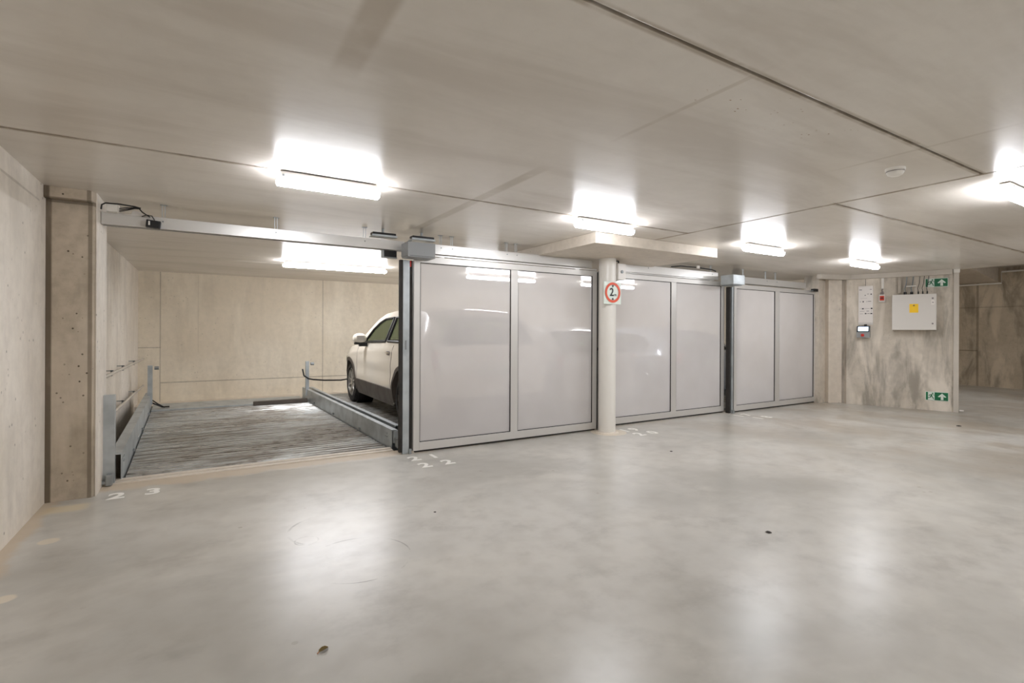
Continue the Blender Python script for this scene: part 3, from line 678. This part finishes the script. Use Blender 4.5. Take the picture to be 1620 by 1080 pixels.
# white SUV: rear at y 5.72, side plane x 2.28
make_car((3.22, 5.74, .045), 'white car with dark grey sills and arches, half hidden behind the largest gate', M['whitecar'], 4.62, 1.88, 1.66,
    top=[(0, .98), (.10, 1.10), (.42, 1.44), (.60, 1.54), (1.1, 1.585), (1.9, 1.595), (2.35, 1.565), (2.7, 1.47), (3.35, 1.10), (3.55, 1.035), (4.1, .95), (4.45, .84), (4.62, .72)],
    belt=[(0, 1.10), (1.2, 1.10), (2.0, 1.09), (3.1, 1.045), (3.6, .99), (4.2, .86), (4.62, .66)],
    wins=[[(.78, 1.20), (1.00, 1.44), (1.25, 1.475), (1.74, 1.49), (1.74, 1.13), (.95, 1.13)], [(1.84, 1.125), (1.84, 1.49), (2.25, 1.475), (2.48, 1.42), (2.72, 1.31), (2.98, 1.095)]],
    wy=(.88, 3.74), wr=.355, ws=(2.50, 3.34), tg=(.08, .44))
make_car((5.56, 6.35, .003), 'light silver low car faintly visible behind the middle gate and round column', M['greycar'], 4.45, 1.80, 1.47,
    top=[(0, .90), (.12, 1.0), (.55, 1.30), (.9, 1.38), (1.6, 1.41), (2.2, 1.39), (2.55, 1.30), (3.2, .98), (3.5, .92), (4.1, .82), (4.45, .66)],
    belt=[(0, .98), (1.2, .96), (2.0, .94), (3.1, .90), (3.6, .86), (4.2, .74), (4.45, .6)],
    wins=[[(.75, 1.04), (1.0, 1.24), (1.2, 1.29), (1.68, 1.30), (1.68, .99), (.9, .99)], [(1.78, .985), (1.78, 1.30), (2.15, 1.285), (2.4, 1.22), (2.85, .955)]],
    wy=(.85, 3.52), wr=.32, ws=(2.45, 3.18), tg=(.10, .55), cladding=False)
make_car((8.25, 6.3, .003), 'blue grey low car faintly visible behind the rightmost gate', M['darkcar'], 4.45, 1.80, 1.47,
    top=[(0, .90), (.12, 1.0), (.55, 1.30), (.9, 1.38), (1.6, 1.41), (2.2, 1.39), (2.55, 1.30), (3.2, .98), (3.5, .92), (4.1, .82), (4.45, .66)],
    belt=[(0, .98), (1.2, .96), (2.0, .94), (3.1, .90), (3.6, .86), (4.2, .74), (4.45, .6)],
    wins=[[(.75, 1.04), (1.0, 1.24), (1.2, 1.29), (1.68, 1.30), (1.68, .99), (.9, .99)], [(1.78, .985), (1.78, 1.30), (2.15, 1.285), (2.4, 1.22), (2.85, .955)]],
    wy=(.85, 3.52), wr=.32, ws=(2.45, 3.18), tg=(.10, .55), cladding=False)

# ------------------------------------------------------------ batten lights
def batten(x, y, ln, label, zc=ZC, tube='tube'):
    t = thing('batten_light', (x, y, zc), label, 'light', 'tube battens on the ceiling')
    MB().box(x-ln/2+.02, x+ln/2-.02, y-.036, y+.036, zc-.063, zc-.010, .006).build('housing', M['white'], t)
    for sx in (-.3, .3): MB().box(x+sx*ln-.015, x+sx*ln+.015, y-.02, y+.02, zc-.013, zc-.0005).build('mount_clip', M['galvd'], t)
    d = MB(); pr = [(-.043, -.064), (-.037, -.088), (-.020, -.104), (.020, -.104), (.037, -.088), (.043, -.064)]
    rings = [[d.bm.verts.new((x+sx*ln/2, y+a*g, zc+(-.062+(b+.062)*g))) for a, b in pr] for sx, g in ((-1, .8), (-.982, 1), (.982, 1), (1, .8))]
    for A, B in zip(rings, rings[1:]):
        for k in range(5): d.bm.faces.new((A[k], A[k+1], B[k+1], B[k]))
    d.bm.faces.new(rings[0][::-1]); d.bm.faces.new(rings[-1])
    d.build('diffuser', M[tube], t, False)
    MB().box(x-ln/2+.03, x-ln/2+.045, y-.050, y-.041, zc-.052, zc-.034, .001).build('end_clip', M['galvd'], t)
    return t
batten(.765, 3.77, .70, 'lit tube light on the aisle ceiling, nearest the left wall')
batten(3.35, 3.77, .72, 'lit tube light just in front of the column head plate')
batten(5.95, 3.77, .78, 'lit tube light on the aisle ceiling, third from the left')
batten(8.50, 3.77, .74, 'lit tube light on the ceiling nearest the stained end wall')
batten(5.22, 1.28, .70, 'lit tube light cut off by the right edge of the picture')
batten(1.85, 8.55, 1.62, 'long lit tube light above the empty lift platform', tube='tube2')
batten(4.93, 8.5, 1.5, 'long tube light glimpsed through the largest gate', tube='tube2')
batten(7.65, 8.5, 1.5, 'tube light glimpsed through the middle gate beside the sign', tube='tube2')
for k, (bx, by) in enumerate(((0.6, -1.0), (3.3, -1.0), (6.0, -1.0), (8.6, -1.0), (8.6, 1.28), (1.9, -3.6), (6.0, -3.6))):  # lamps out of view, added to raise the overall brightness
    batten(bx, by, .72, ['added tube light, unseen behind the camera, left side', 'added tube light, unseen behind the camera, centre left', 'added tube light, unseen behind the camera, centre right', 'added tube light, unseen behind the camera, far right', 'added tube light, unseen right of the picture', 'added unseen rearmost tube light on the left', 'added unseen rearmost tube light on the right'][k])
batten(13.2, 1.2, 1.2, 'added unseen tube light in the far aisle beyond the stained wall', ZH)  # added out of view to brighten the far aisle floor
batten(12.6, 5.4, 1.2, 'added unseen tube light in the far aisle behind the stained wall', ZH)  # added fill lamp, hidden by the end wall

# ------------------------------------------------------------ smoke detector
t = thing('smoke_detector', (3.9, 1.555, ZC), 'white round smoke detector on the ceiling', 'detector')
D = Matrix.Translation((3.9, 1.555, ZC)) @ Matrix.Rotation(pi, 4, 'X')
MB().lathe([(.056, 0), (.056, .012), (.053, .016), (0, .016)], D, 32).build('base', M['white'], t, True)
MB().lathe([(.050, .016), (.050, .026), (.042, .042), (.028, .050), (0, .051)], D, 32).build('head', M['white'], t, True)
MB().lathe([(.0505, .020), (.0515, .020), (.0515, .025), (.0505, .025)], D, 32, True).build('vent_ring', M['inkg'], t)

# ------------------------------------------------------------ things on the end wall
ang = math.atan2(T2.y, T2.x)
WM = Matrix.Translation((A2.x, A2.y, 0)) @ Matrix.Rotation(ang, 4, 'Z')      # local x along wall, local -y out of wall
if (WM.to_3x3() @ Vector((0, -1, 0))).xy.dot(N2) < 0: print('wall frame flipped')
def wpt(s, o, z): return WM @ Vector((s, -o, z))
def wb(mb, s0, s1, o0, o1, z0, z1, bev=0): return mb.box(s0, s1, -o1, -o0, z0, z1, bev, WM)
FW = lambda s, o, z: WM @ Matrix.Translation((s, -o, z)) @ Matrix.Rotation(pi/2, 4, 'X')   # local xy on the wall face
cb_ = thing('electric_cabinet', wpt(.98, .12, 1.39), 'large pale grey electrical cabinet with a yellow warning sticker on the stained wall', 'cabinet')
wb(MB(), .68, 1.285, .002, .225, 1.39, 2.01, .006).build('case', M['cream'], cb_)
dr = wb(MB(), .683, 1.282, .227, .25, 1.393, 2.007, .005).build('door', M['cream'], cb_)
for zz in (1.93, 1.50):
    MB().lathe([(.014, 0), (.014, .008), (0, .008)], FW(1.235, .25, zz), 16).build('lock', M['inkg'], dr, True)
wb(MB(), 1.215, 1.26, .251, .2525, 1.82, 1.90).build('white_label', M['paper'], dr)
wb(MB(), 1.228, 1.246, .2528, .2535, 1.852, 1.868).build('label_print', M['inkg'], dr)
wb(MB(), .925, 1.045, .251, .253, 1.69, 1.84).build('warning_sticker', M['yellow'], dr)
MB().prism([(-.016, -.012), (.016, -.012), (0, .016)], 0, .001, mat=FW(.985, .2535, 1.815)).build('warning_triangle', M['clad'], dr)
for s_, r_ in ((.86, .022), (.95, .022), (1.04, .010), (1.10, .010), (1.16, .010)):
    c_ = MB().tube([wpt(s_, .12, 2.01), wpt(s_, .12, 2.06)], r_, 12).build('cable_gland', M['black'], cb_, True)
    MB().tube([wpt(s_, .12, 2.06), wpt(s_-.01, .09, 2.12), wpt(s_+.01, .05, 2.2), wpt(s_+.02, .05, 2.33)], r_*.45, 8).build('cable', M['galvd'] if r_ > .02 else M['black'], c_, True)
t = thing('cable_clamp', wpt(.93, .06, 2.16), 'white cable clamp bar on the wall above the electrical cabinet', 'clamp')
wb(MB(), .87, 1.01, .065, .085, 2.150, 2.172, .004).build('bar', M['white'], t)
for s_ in (.905, .985): wb(MB(), s_, s_+.015, .0, .064, 2.152, 2.168).build('stud', M['galvd'], t)
t = thing('cable_sleeve', wpt(.78, .03, 2.1), 'pale vertical cable sleeve on the wall left of the cabinet cables', 'pipe')
wb(MB(), .755, .80, .0, .035, 2.04, 2.335, .004).build('sleeve', M['wall_r'], t)
t = thing('instruction_board', wpt(.277, .02, 1.85), 'tall white instruction board above the grey touch screen', 'board')
wb(MB(), .165, .39, .004, .016, 1.50, 2.205, .003).build('sheet', M['paper'], t)
wb(MB(), .165, .39, .017, .022, 1.485, 1.53, .002).build('lower_strip', M['cream'], t)
MB().tube([wpt(.275, .012, 2.2), wpt(.275, .012, 2.333)], .003, 6).build('hanging_wire', M['black'], t)
pk = MB(); pg = MB()
for (a, b, c, d, dk) in ((.18, .22, 2.13, 2.14, 1), (.34, .37, 2.135, 2.145, 0), (.35, .37, 2.04, 2.06, 1), (.30, .325, 2.05, 2.06, 0), (.26, .28, 2.025, 2.04, 0), (.19, .205, 1.91, 1.92, 0), (.23, .25, 1.905, 1.925, 1),
        (.29, .30, 1.91, 1.92, 0), (.31, .36, 1.915, 1.925, 0), (.22, .25, 1.775, 1.795, 1), (.355, .38, 1.775, 1.80, 1), (.26, .34, 1.785, 1.79, 0), (.19, .21, 1.785, 1.79, 0), (.19, .26, 1.735, 1.74, 0), (.29, .33, 1.735, 1.745, 0), (.36, .375, 1.735, 1.745, 0),
        (.265, .29, 1.685, 1.705, 1), (.35, .378, 1.685, 1.705, 1), (.30, .34, 1.69, 1.70, 0), (.19, .24, 1.69, 1.695, 0), (.20, .30, 1.975, 1.978, 0)):
    wb(pk if dk else pg, a, b, .0165, .0172, c, d)
pk.build('dark_pictograms', M['ink'], t); pg.build('grey_pictograms', M['inkg'], t)
t = thing('control_terminal', wpt(.25, .06, 1.35), 'grey control terminal with a lit touch screen and red emergency button', 'control panel')
cs = MB(); sec = [(.0, 1.25), (.14, 1.25), (.14, 1.345), (.075, 1.465), (.0, 1.465)]
a = [cs.bm.verts.new(wpt(.150, o, z)) for o, z in sec]; b = [cs.bm.verts.new(wpt(.352, o, z)) for o, z in sec]
cs.bm.faces.new(a); cs.bm.faces.new(b[::-1])
for i in range(5): cs.bm.faces.new((a[i], b[i], b[(i+1) % 5], a[(i+1) % 5]))
bmesh.ops.bevel(cs.bm, geom=cs.bm.edges[:], offset=.004, segments=2, affect='EDGES'); cs.build('case', M['grey'], t)
tilt = math.atan2(.065, .12)
SM = WM @ Matrix.Translation((.251, -.1075-.004, 1.407)) @ Matrix.Rotation(pi/2 - tilt, 4, 'X')
sc = MB().box(-.094, .094, -.058, .060, 0, .006, .002, SM).build('screen_bezel', M['black'], t)
MB().box(-.078, .078, -.042, .042, .0062, .008, 0, SM).build('screen', M['screen'], sc)
MB().box(-.03, .02, -.004, .0, .0082, .0086, 0, SM).build('screen_mark', M['cool'], sc)
eb = MB().lathe([(.026, 0), (.026, .006), (.012, .008), (.012, .016), (.022, .018), (.022, .028), (0, .03)], FW(.245, .14, 1.297), 20).build('emergency_button', M['red'], t, True)
wb(MB(), .222, .268, .1402, .142, 1.272, 1.32).build('button_backplate', M['orange'], t)
MB().lathe([(.022, 0), (.022, .03)], Matrix.Translation(wpt(.28, .05, 1.465)), 14).build('gland', M['black'], t, True)
t = thing('main_switch', wpt(.525, .03, 1.98), 'small square switch box with a red rotary knob, left of the electrical cabinet', 'switch')
wb(MB(), .477, .572, .002, .055, 1.895, 2.035, .006).build('case', M['cream'], t)
wb(MB(), .492, .557, .056, .059, 1.925, 2.01, .002).build('front_plate', M['orange'], t)
MB().lathe([(.026, 0), (.026, .012), (.02, .016), (0, .016)], FW(.524, .059, 1.968), 20).build('knob', M['red'], t, True)
wb(MB(), .50, .548, .076, .082, 1.962, 1.974, .001).build('knob_grip', M['black'], t)
MB().tube([wpt(.51, .03, 2.035), wpt(.51, .03, 2.075)], .010, 10).tube([wpt(.54, .03, 2.035), wpt(.535, .03, 2.09)], .010, 10).build('gland', M['inkg'], t, True)
t = thing('cable_duct', wpt(.532, .02, 2.24), 'short white vertical cable duct above the small switch box', 'duct')
wb(MB(), .512, .552, .0, .032, 2.14, 2.334, .003).build('duct', M['white'], t)
MB().tube([wpt(.53, .02, 2.14), wpt(.52, .02, 2.10), wpt(.53, .025, 2.075)], .012, 8).build('cable', M['inkg'], t, True)

def runner(mb, M4, s):
    def P2(pts): mb.prism([(x*s, y*s) for x, y in pts], 0, .0015, mat=M4)
    mb.prism([(s*(.14+.085*cos(2*pi*k/12)), s*(.36+.085*sin(2*pi*k/12))) for k in range(12)], 0, .0015, mat=M4)
    P2([(-.03, .24), (.12, .26), (.08, .02), (-.08, -.02)]); P2([(.08, .26), (.12, .20), (.28, .10), (.32, .16)]); P2([(.28, .16), (.25, .10), (.38, .12), (.38, .17)])
    P2([(-.02, .24), (0, .16), (-.18, .10), (-.22, .16)]); P2([(-.22, .16), (-.14, .14), (-.20, 0), (-.27, .02)])
    P2([(.08, .04), (-.02, -.02), (.12, -.18), (.20, -.14)]); P2([(.20, -.14), (.12, -.16), (.20, -.42), (.28, -.40)])
    P2([(-.08, .04), (.02, .0), (-.06, -.20), (-.14, -.16)]); P2([(-.06, -.20), (-.10, -.13), (-.36, -.20), (-.34, -.27)])
def exit_sign(s0, s1, z0, z1, label):
    o = thing('exit_sign', wpt((s0+s1)/2, .01, (z0+z1)/2), label, 'sign')
    wb(MB(), s0, s1, .001, .006, z0, z1, .001).build('border_plate', M['signw'], o)
    e = .007; wb(MB(), s0+e, s1-e, .0062, .008, z0+e, z1-e).build('green_field', M['green'], o)
    h = z1-z0-2*e; a = s0+.035
    wb(MB(), a, a+.088, .0082, .009, z0+e, z1-e).build('doorway', M['signw'], o)
    mb = MB(); runner(mb, FW(a+.044, .0092, (z0+z1)/2), h*.98); mb.build('running_figure', M['green'], o)
    q = h; MB().prism([(x*q, y*q) for x, y in ((-.13, -.42), (.13, -.42), (.13, .02), (.26, -.10), (.42, -.04), (0, .40), (-.42, -.04), (-.26, -.10), (-.13, .02))][::1], 0, .0015, mat=FW(s1-.085, .0085, (z0+z1)/2)).build('arrow', M['signw'], o)
exit_sign(1.13, 1.435, 2.135, 2.285, 'upper green exit sign with an arrow, above the electrical cabinet')
exit_sign(1.14, 1.447, .175, .325, 'lower green exit sign with running figure, near the floor')

# ------------------------------------------------------------ painted bay numbers
def number(txt, x, y, label, gap=.24, size=.235):
    n = thing('bay_number', (x, y, .0017), label, 'floor marking')
    for k, ch in enumerate(txt):
        text_mesh('digit', ch, size, M['mark'], Matrix.Translation((x+(k-.5)*gap, y, .0017)), n, .0008, 1, .007)
number('23', -.475, 5.10, 'painted white number 23 on the floor in front of the open lift bay', .24)
number('21', 1.985, 5.045, 'painted white number 21 on the floor by the grey post left of the largest gate', .215)
number('22', 2.00, 4.745, 'painted white number 22, second row from the largest gate at its left corner', .245)
number('19', 4.945, 5.06, 'painted white number 19 on the floor just right of the round column foot', .17)
number('20', 4.975, 4.785, 'painted white number 20, the row farther out from the middle gate', .24)
number('17', 7.42, 5.05, 'painted white number 17 on the floor below the narrow dark gate post', .20)
number('18', 7.50, 4.76, 'painted white number 18, the row farther out from the rightmost gate', .22)

# ------------------------------------------------------------ litter on the floor
lf = thing('fallen_leaf', (.431, 2.211, 0), 'small dry brown leaf lying on the floor in the foreground', 'leaf')
LM = Matrix.Translation((.431, 2.211, .003)) @ Matrix.Rotation(RAD(25), 4, 'Z') @ Matrix.Scale(.62, 4)
mb = MB(); out = [(-.042, 0), (-.025, .016), (.0, .022), (.022, .018), (.036, 0), (.022, -.018), (0, -.022), (-.025, -.016)]
cv = [mb.bm.verts.new(LM @ Vector((x, y, .010*abs(y)/.022))) for x, y in out]; mid = [mb.bm.verts.new(LM @ Vector((x, 0, 0))) for x in (-.02, .0, .02)]
for f in ((0, 1, 8), (1, 2, 9, 8), (2, 3, 10, 9), (3, 4, 10), (4, 5, 10), (5, 6, 9, 10), (6, 7, 8, 9), (7, 0, 8)):
    al = cv+mid; mb.bm.faces.new([al[i] for i in f])
bmesh.ops.solidify(mb.bm, geom=mb.bm.faces[:], thickness=.0012)
mb.build('blade', M['leaf'], lf, True)
MB().tube([LM @ Vector((-.036, 0, .001)), LM @ Vector((-.052, -.004, .0))], .0022, 6).build('stem', M['leafo'], lf, True)
def crumb(x, y, r, label, squash=.25):
    mb = MB(); bmesh.ops.create_icosphere(mb.bm, subdivisions=2, radius=r); random.seed(int(x*100))
    for v in mb.bm.verts:
        v.co *= 1+.35*(random.random()-.5); v.co.z *= squash; v.co += Vector((x, y, r*squash*.8))
    tag(mb.build('debris', M['debris'], smooth=True), label, 'debris')
crumb(3.222, 2.0, .018, 'largest dark crumb of dirt, alone in the middle of the floor')
crumb(1.456, 3.48, .010, 'tiny dark crumb on the floor in front of the largest gate')
crumb(4.466, 3.918, .015, 'small dark crumb on the floor in front of the round column')
crumb(9.289, 2.901, .028, 'dark crumb on the floor near the free end of the stained wall')
